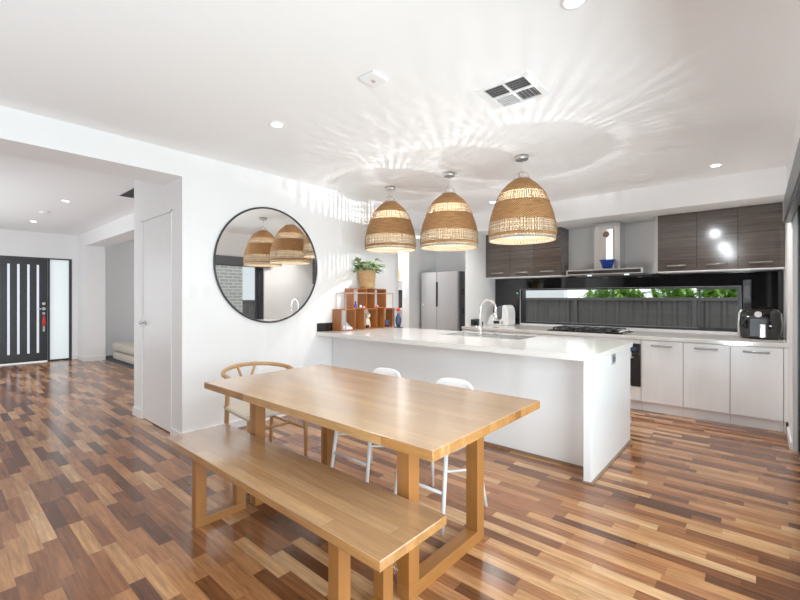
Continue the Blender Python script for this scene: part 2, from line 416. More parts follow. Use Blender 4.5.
# window over the bench
w1 = struct('window_1', MB().box(-2.97, -.155, 6.46, 6.58, .885, .915).box(-2.97, -.155, 6.46, 6.58, 1.425, 1.445).box(-2.97, -2.93, 6.46, 6.58, .915, 1.425).box(-.19, -.155, 6.46, 6.58, .915, 1.425), M['darkmetal'])
MB().box(-.58, -.56, 6.50, 6.53, .915, 1.425).box(-.56, -.19, 6.50, 6.53, .915, .928).box(-.56, -.19, 6.50, 6.53, 1.41, 1.425).build('sash', M['darkmetal'], w1)
B(-2.93, -.19, 6.535, 6.541, .915, 1.425).build('pane', M['glass'], w1)
# black glass splashback around the window and grey panel behind the hood
sp = thing('splashback', 'black gloss glass splashback around the bench window', 'splashback', (-1.6,6.437,.866))
MB().box(-3.418, -2.972, 6.43, 6.44, .866, 1.628).box(-.153, .219, 6.43, 6.44, .866, 1.628).box(-2.972, -.153, 6.43, 6.44, 1.447, 1.628).build('glass_panel', M['blackgloss'], sp)
hp = B(-2.175, -1.0, 6.428, 6.44, 1.63, 2.344).build('hood_wall_panel', M['wallgrey'])
tag(hp, 'pale grey wall panel behind the range hood chimney', 'wall panel')
up = B(-3.949, -3.936, 3.04, 4.2, .901, 1.0).build('upstand', M['blackgloss'])
tag(up, 'black upstand strip on the wall at the island end', 'upstand')

# ------------------------------------------------------------------ island
isl = thing('kitchen_island', 'white gloss kitchen island bench beyond the dining table', 'kitchen island', (-2.4,3.6,0))
B(-3.94, -.935, 3.27, 4.16, .022, .855).build('front_panel', M['gloss'], isl, .002)
B(-3.94, -.94, 3.262, 4.12, .0, .022).build('kickboard', M['brownbead'], isl)
B(-.93, -.88, 3.04, 4.215, .012, .855).build('end_panel', M['gloss'], isl, .002)
MB().box(-.935, -.866, 3.03, 4.22, 0, .012).build('floor_bead', M['brownbead'], isl)
for z in (.16, .45, .76):
    B(-.925, -.875, 4.215, 4.232, z, z+.05).build('hinge', M['steel'], isl)
itop = MB().box(-3.948, -2.62, 3.03, 4.235, .856, .90).box(-2.62, -1.72, 3.03, 3.70, .856, .90).box(-2.62, -1.72, 4.12, 4.235, .856, .90).box(-1.72, -.865, 3.03, 4.235, .856, .90).build('island_worktop', M['stone'])
tag(itop, 'pale stone worktop lying on the white island', 'worktop')
sk = thing('kitchen_sink', 'stainless steel double bowl sink set into the island worktop', 'sink', (-2.17,3.91,.90))
def bowl(x0, x1, y0, y1, z0, z1):
    m = MB(); t = .004
    m.box(x0, x1, y0, y1, z0, z0+t).box(x0, x0+t, y0, y1, z0, z1).box(x1-t, x1, y0, y1, z0, z1).box(x0, x1, y0, y0+t, z0, z1).box(x0, x1, y1-t, y1, z0, z1); return m
bowl(-2.15, -1.74, 3.73, 4.10, .86, .901).build('bowl', M['steel'], sk)
bowl(-2.60, -2.19, 3.73, 4.10, .86, .901).build('bowl', M['steel'], sk)
MB().box(-2.62, -1.72, 3.70, 3.735, .90, .904).box(-2.62, -1.72, 4.095, 4.12, .90, .904).box(-2.62, -2.595, 3.735, 4.095, .90, .904).box(-1.745, -1.72, 3.735, 4.095, .90, .904).box(-2.195, -2.145, 3.735, 4.095, .90, .904).build('rim', M['steel'], sk)
tp = thing('kitchen_tap', 'tall chrome gooseneck tap standing at the island sink', 'tap', (-2.30,3.95,.904))
bx, by = -2.275, 3.95
pts = [(bx,by,.93), (bx,by,1.17)] + [(bx+.09-.09*math.cos(a), by, 1.19+.09*math.sin(a)) for a in (PI*k/10 for k in range(0, 11))] + [(bx+.182,by,1.13)]
MB().tube(pts, .013, 12).build('spout', M['chrome'], tp)
MB().lathe([(.028,.904),(.028,.93),(.02,.94),(.018,1.0)], 16, bx, by).build('base', M['chrome'], tp)
MB().cyl((bx+.18,by,1.14), (bx+.184,by,1.07), .017).build('spray_head', M['chrome'], tp)
MB().tube([(bx,by-.015,.965), (bx,by-.05,.975), (bx,by-.10,1.0)], .007, 8).build('lever', M['chrome'], tp)
ps = thing('power_point', 'steel power point on the white island end panel', 'power point', (-.879,3.62,.81))
B(-.88, -.872, 3.565, 3.675, .772, .848).build('plate', M['steel'], ps, .002)
for yy in (3.595, 3.645): B(-.872, -.869, yy-.012, yy+.012, .79, .83).build('socket', M['navy'], ps)

# ------------------------------------------------------------------ back bench
def bar_handle(parent, x, y, z, l=.17):
    MB().tube([(x-l/2,y,z), (x-l/2,y-.03,z), (x+l/2,y-.03,z), (x+l/2,y,z)], .0085, 8).build('handle', M['handle'], parent)
BT = .865; YF = 5.385
def base_unit(x0, x1, label, drawers=0):
    r = thing('base_cabinet', label, 'cabinet', ((x0+x1)/2, 5.8, 0), 'white base cabinets of the back bench')
    B(x0+.001, x1-.001, YF+.02, 6.42, .115, BT-.041).build('carcass', M['gloss'], r)
    B(x0+.001, x1-.001, YF+.06, YF+.075, 0, .115).build('kickboard', M['textured_white'], r)
    if drawers:
        hs = [.118, .35, .58, BT-.05]
        for a, b in zip(hs, hs[1:]):
            d = B(x0+.003, x1-.003, YF, YF+.018, a+.002, b-.002).build('drawer', M['textured_white'], r, .0015)
            bar_handle(d, (x0+x1)/2, YF, b-.06)
    else:
        d = B(x0+.003, x1-.003, YF, YF+.018, .118, BT-.05).build('door', M['textured_white'], r, .0015)
        bar_handle(d, (x0+x1)/2, YF, BT-.10, .19)
    return r
base_unit(-1.014, -.614, 'white base cabinet right of the oven')
base_unit(-.614, -.216, 'white base cabinet second along from the oven')
base_unit(-.216, .185, 'white base cabinet below the air fryer beside the wall')
fl = B(.187, .219, YF+.005, 6.42, .115, BT-.041).build('filler_panel', M['textured_white']); tag(fl, 'narrow white filler panel between last base cabinet and wall', 'panel')
fk = B(.187, .204, YF+.06, YF+.075, 0, .114).build('kick_filler', M['textured_white']); tag(fk, 'short white kickboard end piece beside the right wall', 'panel')
base_unit(-3.418, -2.825, 'white drawer cabinet behind the sink beside the fridge stub wall', 3)
base_unit(-2.825, -2.23, 'white drawer cabinet behind the island, second from the fridge', 3)
base_unit(-2.23, -1.632, 'white drawer cabinet left of the oven', 3)
ov = thing('built_in_oven', 'black built-in oven under the gas cooktop', 'oven', (-1.32,5.8,0))
B(-1.630, -1.016, YF+.02, 6.42, .115, BT-.041).build('housing', M['gloss'], ov)
B(-1.628, -1.018, YF, YF+.02, .118, .275).build('lower_panel', M['textured_white'], ov)
B(-1.628, -1.018, YF, YF+.02, .775, BT-.045).build('upper_panel', M['textured_white'], ov)
B(-1.625, -1.02, YF-.012, YF+.02, .28, .655).build('door', M['blackgloss'], ov, .003)
B(-1.625, -1.02, YF-.012, YF+.02, .66, .77).build('control_panel', M['blackgloss'], ov, .003)
B(-1.15, -1.06, YF-.014, YF-.012, .69, .735).build('display', M['display'], ov)
MB().tube([(-1.56,YF-.012,.615), (-1.56,YF-.05,.615), (-1.09,YF-.05,.615), (-1.09,YF-.012,.615)], .009, 8).build('handle', M['steel'], ov)
B(-1.630, -1.016, YF+.06, YF+.075, 0, .115).build('kickboard', M['textured_white'], ov)
bt = B(-3.418, .219, YF-.022, 6.43, BT-.04, BT).build('back_worktop', M['stone'], bevel=.003)
tag(bt, 'pale stone worktop along the back wall under the window', 'worktop')
# cooktop
ck = thing('gas_cooktop', 'black gas cooktop with cast iron grates on the back worktop', 'cooktop', (-1.66,5.7,BT))
cx0, cx1, cy0, cy1 = -2.12, -1.20, 5.42, 5.92
B(cx0, cx1, cy0, cy1, BT, BT+.012).build('glass_plate', M['blackgloss'], ck, .003)
for x, y, r in ((-1.93,5.55,.045), (-1.93,5.79,.04), (-1.66,5.68,.065), (-1.40,5.55,.035), (-1.40,5.79,.045)):
    MB().lathe([(r,BT+.012), (r,BT+.026), (r*.8,BT+.028), (r*.8,BT+.036), (.001,BT+.037)], 20, x, y).build('burner', M['darkmetal'], ck)
for x in (-1.93, -1.66, -1.40):
    m = MB()
    for s in (-1, 1):
        m.box(x+s*.115-.007, x+s*.115+.007, 5.45, 5.89, BT+.04, BT+.054)
        for y in (5.46, 5.88): m.box(x+s*.115-.007, x+s*.115+.007, y-.008, y+.008, BT+.012, BT+.04)
    for y in (5.46, 5.67, 5.88): m.box(x-.115, x+.115, y-.006, y+.006, BT+.04, BT+.052)
    for y in (5.55, 5.79): m.box(x-.1, x-.03, y-.005, y+.005, BT+.042, BT+.056).box(x+.03, x+.1, y-.005, y+.005, BT+.042, BT+.056)
    m.build('grate', M['black'], ck)
for k in range(5):
    MB().lathe([(.018,BT+.012),(.016,BT+.034),(.001,BT+.035)], 14, -1.255, 5.48+k*.09).build('knob', M['steel'], ck)

# uppers
def upper(x0, x1, label, group):
    r = thing('wall_cabinet', label, 'cabinet', ((x0+x1)/2, 6.27, 1.63), group)
    B(x0+.001, x1-.001, 6.12, 6.43, 1.634, 2.343).build('carcass', M['brown'], r)
    B(x0+.001, x1-.001, 6.105, 6.43, 1.622, 1.634).build('underside', M['whiteplastic'], r)
    d = B(x0+.002, x1-.002, 6.10, 6.119, 1.636, 2.342).build('door', M['brown'], r, .001)
    bar_handle(d, (x0+x1)/2, 6.10, 1.70, .19)
upper(-.965, -.56, 'brown streaked wall cabinet right of the range hood', 'brown wall cabinets')
upper(-.56, -.175, 'brown wall cabinet in the middle of the right-hand three', 'brown wall cabinets')
upper(-.175, .218, 'brown wall cabinet against the right wall above the air fryer', 'brown wall cabinets')
upper(-3.415, -2.98, 'brown wall cabinet beside the white fridge stub wall', 'brown wall cabinets')
upper(-2.98, -2.588, 'brown wall cabinet in the middle of the left-hand three', 'brown wall cabinets')
upper(-2.588, -2.18, 'brown streaked wall cabinet left of the range hood', 'brown wall cabinets')
ep = B(-.998, -.967, 6.125, 6.428, 1.625, 2.343).build('end_panel', M['wallgrey']); tag(ep, 'thin pale end panel between hood recess and brown cabinet', 'panel')
# hood
hd = thing('range_hood', 'stainless steel range hood with square chimney above the cooktop', 'range hood', (-1.55,6.15,1.61))
MB().prism([(5.86,1.612),(5.86,1.682),(6.16,1.70),(6.428,1.70),(6.428,1.612)], 'x', -2.02, -1.083).build('canopy', M['steel'], hd, .003)
B(-2.0, -1.105, 5.853, 5.861, 1.625, 1.668).build('front_glass', M['black'], hd)
ch = MB().box(-1.737, -1.408, 6.15, 6.427, 1.70, 2.343).build('chimney', M['steel'], hd, .004)
MB().prism([(-1.66,6.15),(-1.65,6.125),(-1.57,6.11),(-1.49,6.125),(-1.48,6.15)], 'z', 1.70, 2.24).build('cover_strip', M['steel'], hd)
MB().cyl((-1.57,6.112,2.17), (-1.57,6.10,2.17), .042).build('badge', M['brownbead'], hd)
for x in (-1.70, -1.45): MB().cyl((x,6.151,2.27), (x,6.14,2.27), .014).build('bolt', M['chrome'], hd)
for x in (-1.76, -1.30): MB().cyl((x,6.02,1.614), (x,6.02,1.606), .028).build('lamp', M['hoodled'], hd)
bp = thing('blue_pot', 'small blue glazed pot standing on the range hood', 'pot', (-1.535,6.03,1.70))
MB().lathe([(.045,1.7005),(.062,1.705),(.09,1.80),(.098,1.80),(.098,1.815),(.085,1.815),(.06,1.72),(.001,1.715)], 24, -1.535, 6.03).build('pot_body', M['blue'], bp)
MB().lathe([(.078,1.795),(.001,1.80)], 20, -1.535, 6.03, cap0=False).build('soil', M['soil'], bp)

# fridge
fr = thing('fridge', 'stainless steel side-by-side fridge in the white alcove', 'fridge', (-4.21,6.15,0))
B(-4.60, -3.82, 5.94, 6.42, .04, 1.76).build('body', M['greymetal'], fr, .004)
for a, b, n in ((-4.60,-4.262,1), (-4.254,-3.82,1)):
    d = B(a+.001, b-.001, 5.875, 5.935, .06, 1.755).build('door', M['fridge'], fr, .008, 3)
hx = -4.258
MB().box(hx-.012, hx+.03, 5.868, 5.876, 1.15, 1.58).build('handle_recess', M['black'], fr)
B(-4.58, -3.84, 5.93, 6.4, 0, .04).build('plinth', M['black'], fr)
MB().box(-4.585, -4.54, 5.870, 5.875, 1.16, 1.20).build('dispenser_badge', M['whiteplastic'], fr)
mg = thing('wall_rack', 'slim dark wall rack in the gap right of the fridge', 'rack', (-3.475,5.63,1.05))
MB().box(-3.515, -3.455, 5.60, 5.66, 1.05, 1.7).build('back', M['black'], mg)
for zz in (1.05, 1.35): B(-3.555, -3.515, 5.60, 5.66, zz, zz+.1).build('pocket', M['darkmetal'], mg)
# pantry shelves
for z, nm in ((1.10,'lower white pantry shelf seen past the mirror wall'), (1.655,'upper white pantry shelf holding the amber bottle')):
    s_ = B(-6.198, -4.842, 6.12, 6.438, z-.02, z).build('pantry_shelf', M['trim']); tag(s_, nm, 'shelf', 'pantry shelves')
ab = thing('sauce_bottle', 'amber sauce bottle on the upper pantry shelf', 'bottle', (-5.48,6.25,1.655))
MB().lathe([(.035,1.655),(.035,1.80),(.014,1.84),(.014,1.88)], 16, -5.48, 6.25).build('body', M['amber'], ab)
MB().lathe([(.016,1.88),(.016,1.90)], 16, -5.48, 6.25).build('cap', M['red'], ab)
MB().lathe([(.0365,1.69),(.0365,1.76)], 16, -5.48, 6.25, False, False).build('label', M['orange'], ab)
bc = B(-5.58, -5.40, 6.15, 6.35, 1.10, 1.46).build('storage_box', M['black'], bevel=.01); tag(bc, 'black storage box on the lower pantry shelf', 'box')

# ------------------------------------------------------------------ bench items
tm = thing('food_processor', 'white cooking food processor with steel jug beside the window', 'appliance', (-3.12,6.08,BT))
x, y, z = -3.12, 6.08, BT
prof = [(-.185,0),(.165,0),(.18,.03),(.18,.20),(.165,.28),(.13,.32),(.08,.325),(.07,.27),(.065,.12),(.03,.08),(-.05,.08),(-.085,.12),(-.09,.18),(-.13,.16),(-.17,.09),(-.19,.03)]
MB().prism([(x+a, z+b) for a, b in prof], 'y', y-.13, y+.13).build('body', M['whiteplastic'], tm, .02, 3)
MB().lathe([(.05,z+.10),(.068,z+.13),(.072,z+.27),(.06,z+.29),(.02,z+.31),(.001,z+.312)], 24, x-.01, y).build('jug', M['greymetal'], tm)
MB().tube([(x-.075,y-.02,z+.27),(x-.12,y-.02,z+.28),(x-.13,y-.02,z+.22),(x-.08,y-.02,z+.17)], .013, 8).build('handle', M['black'], tm)
B(x-.07, x+.03, y-.136, y-.129, z+.025, z+.075).build('display', M['black'], tm, .003)
MB().cyl((x+.08,y-.13,z+.05), (x+.08,y-.145,z+.05), .02).build('knob', M['steel'], tm)
bs = thing('bench_box', 'small black box against the stub wall beside the food processor', 'box', (-3.36,5.9,BT))
B(-3.41, -3.37, 5.62, 5.86, BT, BT+.10).build('body', M['black'], bs, .005); B(-3.37, -3.30, 5.68, 5.82, BT, BT+.06).build('base', M['darkmetal'], bs, .005)
gl = thing('wall_box', 'slim black box with green light mounted left of the window', 'box', (-2.955,6.42,1.1))
B(-3.02, -2.975, 6.395, 6.43, .95, 1.42).build('body', M['black'], gl, .004); MB().cyl((-2.997,6.396,1.38), (-2.997,6.388,1.38), .012).build('light', M['led_green'], gl)
ks = thing('wall_holder', 'slim black holder mounted on splashback right of the window', 'holder', (-.10,6.42,1.3))
B(-.14, -.06, 6.40, 6.43, 1.17, 1.52).build('body', M['black'], ks, .006); B(-.125, -.075, 6.39, 6.40, 1.30, 1.45).build('clip', M['greymetal'], ks, .003)
# air fryer
af = thing('air_fryer', 'black air fryer with silver handle on the back worktop', 'air fryer', (.015,5.93,BT))
x, y, z = .015, 5.93, BT
def rrect(hx, hy, r, n=6):
    p = []
    for sx, sy, a0 in ((1,1,0), (-1,1,PI/2), (-1,-1,PI), (1,-1,3*PI/2)):
        for k in range(n+1):
            a = a0+PI/2*k/n; p.append((sx*(hx-r)+r*math.cos(a), sy*(hy-r)+r*math.sin(a)))
    return p
def stack(m, x, y, secs, r=.05):
    return m.rings([[(x+px, y+py, zz) for px, py in rrect(hx, hy, min(r, hx*.9))] for hx, hy, zz in secs])
stack(MB(), x, y, [(.155,.155,z), (.165,.165,z+.02), (.172,.172,z+.16), (.165,.165,z+.27), (.145,.145,z+.31), (.09,.09,z+.32)], .06).build('body', M['blackgloss'], af)
MB().box(x-.10, x+.07, y-.19, y-.14, z+.015, z+.235).build('basket', M['black'], af, .02, 3)
MB().box(x-.005, x+.045, y-.235, y-.185, z+.02, z+.165).build('handle', M['steel'], af, .008)
MB().tube([(x-.171,y-.05,z+.02), (x-.176,y-.05,z+.16), (x-.168,y-.05,z+.27), (x-.15,y-.05,z+.305)], .014, 8).build('side_trim', M['steel'], af)
MB().tube([(x+.168,y-.05,z+.02), (x+.174,y-.05,z+.16), (x+.166,y-.05,z+.27)], .008, 8).build('side_trim', M['steel'], af)
MB().cyl((x-.015,y-.163,z+.265), (x-.015,y-.185,z+.262), .03).build('dial', M['steel'], af)

# ------------------------------------------------------------------ mirror, switches
mr = thing('round_mirror', 'large round mirror with thin black frame on the white wall', 'mirror', (-3.95,2.42,1.65))
cy, cz, R = 2.42, 1.65, .607
MB().tube([(-3.935, cy+R*math.cos(a), cz+R*math.sin(a)) for a in (2*PI*k/96 for k in range(96))], .010, 8, closed=True).build('frame', M['darkmetal'], mr)
m = MB(); m.rings([[(-3.949, cy+R*math.cos(a), cz+R*math.sin(a)) for a in (2*PI*k/96 for k in range(96))], [(-3.938, cy+R*math.cos(a), cz+R*math.sin(a)) for a in (2*PI*k/96 for k in range(96))]], smooth=False)
m.build('mirror_glass', M['mirror'], mr)
for y0, lab, n in ((1.595, 'white light switch plate nearer the hall opening', 2), (1.714, 'white light switch plate nearer the round mirror', 1)):
    s_ = thing('light_switch', lab, 'switch', (-3.95,y0+.037,1.36), 'light switches on the mirror wall')
    B(-3.95, -3.942, y0, y0+.075, 1.30, 1.42).build('plate', M['whiteplastic'], s_, .002)
    B(-3.942, -3.937, y0+.027, y0+.047, 1.345, 1.385).build('rocker', M['whiteplastic'], s_, .001)

# ------------------------------------------------------------------ cube shelf with things
cs = thing('cube_shelf', 'orange wooden cube display shelf with copper wire frame on the island', 'shelf', (-3.85,3.75,.90))
def cube(y0, y1, z0, z1, x0=-3.925, x1=-3.765):
    t = .012; m = MB()
    m.box(x0, x1, y0, y1, z0, z0+t).box(x0, x1, y0, y1, z1-t, z1).box(x0, x1, y0, y0+t, z0+t, z1-t).box(x0, x1, y1-t, y1, z0+t, z1-t)
    m.build('cube_box', M['cubewood'], cs)
for a, b in ((3.255,3.489), (3.634,3.878), (4.012,4.22)): cube(a, b, .9008, 1.165)
for a, b in ((3.455,3.69), (3.82,4.05)): cube(a, b, 1.1655, 1.42)
r_ = .0065
m = MB()
for xx in (-3.928, -3.752):
    m.tube([(xx,3.32,.905), (xx,3.32,1.36), (xx,4.17,1.36), (xx,4.17,.905)], r_, 6)
for yy in (3.32, 4.17):
    for zz in (.905, 1.36): m.tube([(-3.928,yy,zz), (-3.752,yy,zz)], r_, 6)
m.build('wire_frame', M['copper'], cs)
pp = thing('potted_houseplant', 'leafy houseplant in a woven basket pot on the cube shelf', 'plant', (-3.84,3.755,1.42))
px, py, pz = -3.835, 3.755, 1.421
MB().lathe([(.085,pz),(.10,pz+.03),(.118,pz+.22),(.123,pz+.235),(.110,pz+.235),(.10,pz+.19),(.001,pz+.19)], 28, px, py).build('basket_pot', M['basket'], pp)
MB().lathe([(.102,pz+.195),(.001,pz+.205)], 20, px, py, cap0=False).build('soil', M['soil'], pp)
m = MB(); st = MB()
for i in range(46):
    a = random.uniform(0, 2*PI); el = random.uniform(.2, 1.3); L = random.uniform(.08, .19)
    d = Vector((math.cos(a)*math.cos(el), math.sin(a)*math.cos(el), math.sin(el)))
    b0 = Vector((px+math.cos(a)*.03, py+math.sin(a)*.03, pz+.2)); b1 = b0+d*L
    b1.x = max(b1.x, -3.90)
    st.tube([b0, (b0+b1)/2+Vector((0,0,.02)), b1], .0025, 5)
    for k in range(2):
        a2 = a+random.uniform(-1, 1)
        dd = Vector((math.cos(a2)*.8+.15, math.sin(a2)*.8, random.uniform(-.1, .5)))
        if b1.x < -3.84: dd.x = abs(dd.x)*.3
        m.leaf(b1, dd, random.uniform(.08, .13), random.uniform(.045, .07), .35)
m.build('leaves', M['leaf'], pp); st.build('stems', M['leaf'], pp)
# little things
fg = thing('cat_figurine', 'cream animal figurine sitting in the middle lower cube', 'figurine', (-3.84,3.77,.912))
MB().lathe([(.04,.913),(.046,.94),(.042,.98),(.03,1.03),(.02,1.05)], 16, -3.84, 3.765).build('body', M['cream'], fg)
m = MB().superbox(-3.825, 3.765, 1.075, .033, .028, .03, .8, 16, 10)
for s in (-1, 1): m.cyl((-3.835,3.765+s*.016,1.095), (-3.835,3.765+s*.022,1.125), .01, .002, 8)
m.build('head', M['cream'], fg)
MB().superbox(-3.80, 3.735, .935, .022, .025, .023, .8, 14, 8).build('paw', M['black'], fg)
gf = thing('folded_cloth', 'grey folded cloth leaning in the left lower cube', 'cloth', (-3.84,3.37,.912))
MB().prism([(3.27,.913),(3.475,.913),(3.47,.935),(3.40,.99),(3.31,1.06),(3.285,1.05),(3.275,.99)], 'x', -3.90, -3.80).build('fold', M['grey_cloth'], gf, .01)
MB().prism([(3.30,.913),(3.46,.913),(3.45,.94),(3.31,.97)], 'x', -3.80, -3.775).build('fold', M['whiteplastic'], gf, .006)
nc = thing('navy_cup', 'dark navy cup in the right lower cube', 'cup', (-3.84,4.11,.912))
MB().lathe([(.03,.913),(.04,.93),(.043,1.0),(.038,1.0),(.034,.93),(.001,.925)], 18, -3.82, 4.11).build('body', M['navy'], nc)
MB().tube([(-3.80,4.075,.985),(-3.79,4.05,.975),(-3.79,4.05,.945),(-3.80,4.072,.935)], .005, 6).build('handle', M['navy'], nc)
bf = thing('blue_figurine', 'tiny blue figurine inside the left upper cube', 'figurine', (-3.81,3.54,1.178))
MB().lathe([(.014,1.1785),(.018,1.19),(.014,1.22),(.006,1.235)], 12, -3.80, 3.52).build('body', M['blue'], bf); MB().superbox(-3.80,3.52,1.245,.012,.012,.013,1,12,8).build('head', M['blue'], bf)
for i, (yy, lab, mt, zz, dx) in enumerate(((3.74,'small pink trinket between the two upper cubes',M['pink'],1.1655,0), (3.90,'small pale pink trinket inside the right upper cube',M['pink'],1.178,0), (3.60,'small white trinket inside the left upper cube',M['whiteplastic'],1.178,0))):
    tk = thing('trinket', lab, 'trinket', (-3.80,yy,zz), 'trinkets on the cube shelf')
    if i == 0: zz = 1.1655; yy = 3.66
    MB().lathe([(.016,zz+.0005),(.02,zz+.012),(.012,zz+.028),(.002,zz+.035)], 12, -3.79, yy).build('body', mt, tk)
rv = thing('bud_vase', 'dark bud vase with a red flower at the right end of the cube shelf', 'vase', (-3.80,4.36,.0))
rv.location = (-3.84,4.2,.90)
B(-3.72, -3.62, 4.17, 4.235, .90, .91).build('base', M['black'], rv)
MB().lathe([(.025,.91),(.04,.97),(.042,1.02),(.02,1.07),(.016,1.10)], 16, -3.68, 4.20).build('body', M['navy'], rv)
MB().superbox(-3.68, 4.20, 1.145, .03, .03, .025, .9, 14, 8).build('flower', M['red'], rv); MB().cyl((-3.68,4.20,1.10), (-3.68,4.20,1.13), .004).build('stem', M['leaf'], rv)

# ------------------------------------------------------------------ pendants
def make_pendant(loc, label):
    r = thing('pendant_lamp', label, 'lamp', loc, 'woven pendant lamps over the island')
    H = .577
    P = [(0,.302),(.05,.306),(.12,.303),(.18,.297),(.235,.286),(.28,.272),(.32,.257),(.36,.242),(.398,.226),(.437,.207),(.47,.187),(.50,.162),(.525,.136),(.548,.108),(.566,.085),(.577,.072)]
    def rad(h):
        for (a, ra), (b, rb) in zip(P, P[1:]):
            if a <= h <= b: return ra+(rb-ra)*(h-a)/(b-a)
        return P[-1][1]
    def band(m, h0, h1, n=10, t=.006, seg=72):
        hs = [h0+(h1-h0)*i/n for i in range(n+1)]
        prof = [(rad(h), h) for h in hs]+[(rad(h)-t, h) for h in reversed(hs)]
        prof.append(prof[0]); m.lathe(prof, seg, cap0=False, cap1=False)
    m = MB(); band(m, .165, .35); band(m, .437, .577); band(m, .028, .055, 3)
    m.build('woven_band', M['weave'], r, world=False)
    def dimming_layer(h0, h1, n=8):
        m = MB(); m.lathe([(rad(h0+(h1-h0)*i/n)-.0075, h0+(h1-h0)*i/n) for i in range(n+1)], 72, cap0=False, cap1=False); return m
    for a, b in ((.0,.014), (.028,.055), (.165,.35), (.437,.573)): dimming_layer(a, b).build('dimming_layer', M['dimming_layer'], r, world=False)  # added dark layer, tones down the lamp-lit inside of the weave
    m = MB(); band(m, 0, .014, 2, .006)
    m.build('rim', M['weave_cream'], r, world=False)
    def slats(h0, h1, N, duty, mat, off=0, n=5, jit=0, nm='open_weave'):
        m = MB()
        for k in range(N):
            a = 2*PI*(k+random.uniform(-jit, jit))/N; da = 2*PI/N*duty/2
            rows = []
            for i in range(n+1):
                h = h0+(h1-h0)*i/n; q = rad(h)-.003+off
                rows.append([((q+e)*math.cos(a+s), (q+e)*math.sin(a+s), h) for s, e in ((-da,0),(da,0),(da,-.003),(-da,-.003))])
            m.rings(rows, True, True, smooth=False)
        return m
    m = slats(.05, .168, 80, .74, None, jit=.06)
    m2 = slats(.345, .44, 72, .6, None, jit=.04)
    m.build('open_weave', M['weave_cream'], r, world=False); m2.build('open_weave', M['weave_cream'], r, world=False)
    m = slats(.014, .03, 60, .7, None); m.build('rim_weave', M['weave_cream'], r, world=False)
    m = MB()
    for h in (.066, .080, .104, .118, .142, .156, .36, .375, .400, .418):
        m.tube([((rad(h)+.001)*math.cos(a), (rad(h)+.001)*math.sin(a), h+.0015*math.sin(7*a+h*90)) for a in (2*PI*k/64 for k in range(64))], .0028, 5, closed=True)
    for k in range(56):
        a = 2*PI*(k+random.uniform(-.4, .4))/56
        m.tube([((rad(h)+.002)*math.cos(a), (rad(h)+.002)*math.sin(a), h) for h in (.05,.09,.13,.168)], .002, 4)
    for k in range(56):
        a = 2*PI*(k+random.uniform(-.3, .3))/56
        m.tube([((rad(h)+.002)*math.cos(a), (rad(h)+.002)*math.sin(a), h) for h in (.345,.39,.44)], .002, 4)
    m.build('weave_thread', M['weave_line'], r, world=False)
    # hanger
    m = MB()
    for rot in (0, PI/2):
        m.tube([(.07*math.cos(t)*math.cos(rot), .07*math.cos(t)*math.sin(rot), .575+.07*math.sin(t)) for t in (PI*k/14 for k in range(15))], .005, 6)
    m.tube([(.072*math.cos(a), .072*math.sin(a), .577) for a in (2*PI*k/28 for k in range(28))], .006, 6, closed=True)
    m.build('hanger', M['steel'], r, world=False)
    top = ZC-loc[2]
    MB().cyl((0,0,.64), (0,0,top), .003, n=8).build('cord', M['steel'], r, world=False)
    MB().cyl((0,0,.36), (0,0,.645), .003, n=8).cyl((0,0,.345), (0,0,.40), .016, n=12).build('lamp_holder', M['whiteplastic'], r, world=False)
    MB().lathe([(.058,top-.034),(.062,top-.03),(.062,top)], 28).build('canopy', M['steel'], r, world=False)
    MB().superbox(0, 0, .31, .026, .026, .034, 1, 14, 10).build('bulb', M['bulb'], r, world=False)
    return r
PZ = 1.85
pls = [((-3.33,3.655,PZ+.022), 'woven pendant lamp nearest the round mirror wall'), ((-2.485,3.655,PZ-.018), 'woven pendant lamp in the middle of the row of three'), ((-1.675,3.67,PZ-.012), 'woven pendant lamp nearest the kitchen, right end of the row')]
for l, t in pls: make_pendant(l, t)
def lamp(name, typ, loc, power, color=(1,1,1), rot=(0,0,0), **kw):
    d = bpy.data.lights.new(name, typ); d.energy = power; d.color = color
    for k, v in kw.items(): setattr(d, k, v)
    o = bpy.data.objects.new(name, d); C.objects.link(o); o.location = loc; o.rotation_euler = rot; return o
for l, t in pls:
    lamp('pendant_bulb_light', 'POINT', (l[0], l[1], l[2]+.31), 64, (.97,.985,1), shadow_soft_size=.008)

# ------------------------------------------------------------------ ceiling things
def downlight(x, y, label, p=8):
    r = thing('ceiling_downlight', label, 'downlight', (x,y,ZC), 'ceiling downlights')
    MB().lathe([(.056,ZC-.001),(.056,ZC-.006),(.042,ZC-.008),(.042,ZC-.001)], 28, x, y, False, False).build('trim_ring', M['whiteplastic'], r)
    MB().lathe([(.042,ZC-.004),(.001,ZC-.0045)], 24, x, y).build('lens', M['lens'], r)
    lamp('downlight_lamp', 'SPOT', (x,y,ZC-.03), p, (1,.96,.9), spot_size=math.radians(130), spot_blend=.9, shadow_soft_size=.04)
downlight(-2.78, 1.76, 'round white ceiling downlight above the bench seat end of the table', 30)
downlight(-.62, 1.9, 'round white ceiling downlight at the top edge near the air vent', 30)
downlight(-.32, 5.18, 'round white ceiling downlight in front of the right-hand wall cabinets', 95)
downlight(-2.77, 5.15, 'round white ceiling downlight behind the right-hand pendant lamp', 80)
downlight(-7.14, 1.25, 'round white hall downlight nearer the dining room', 25)
downlight(-9.47, 1.22, 'round white hall downlight nearer the entry door', 25)
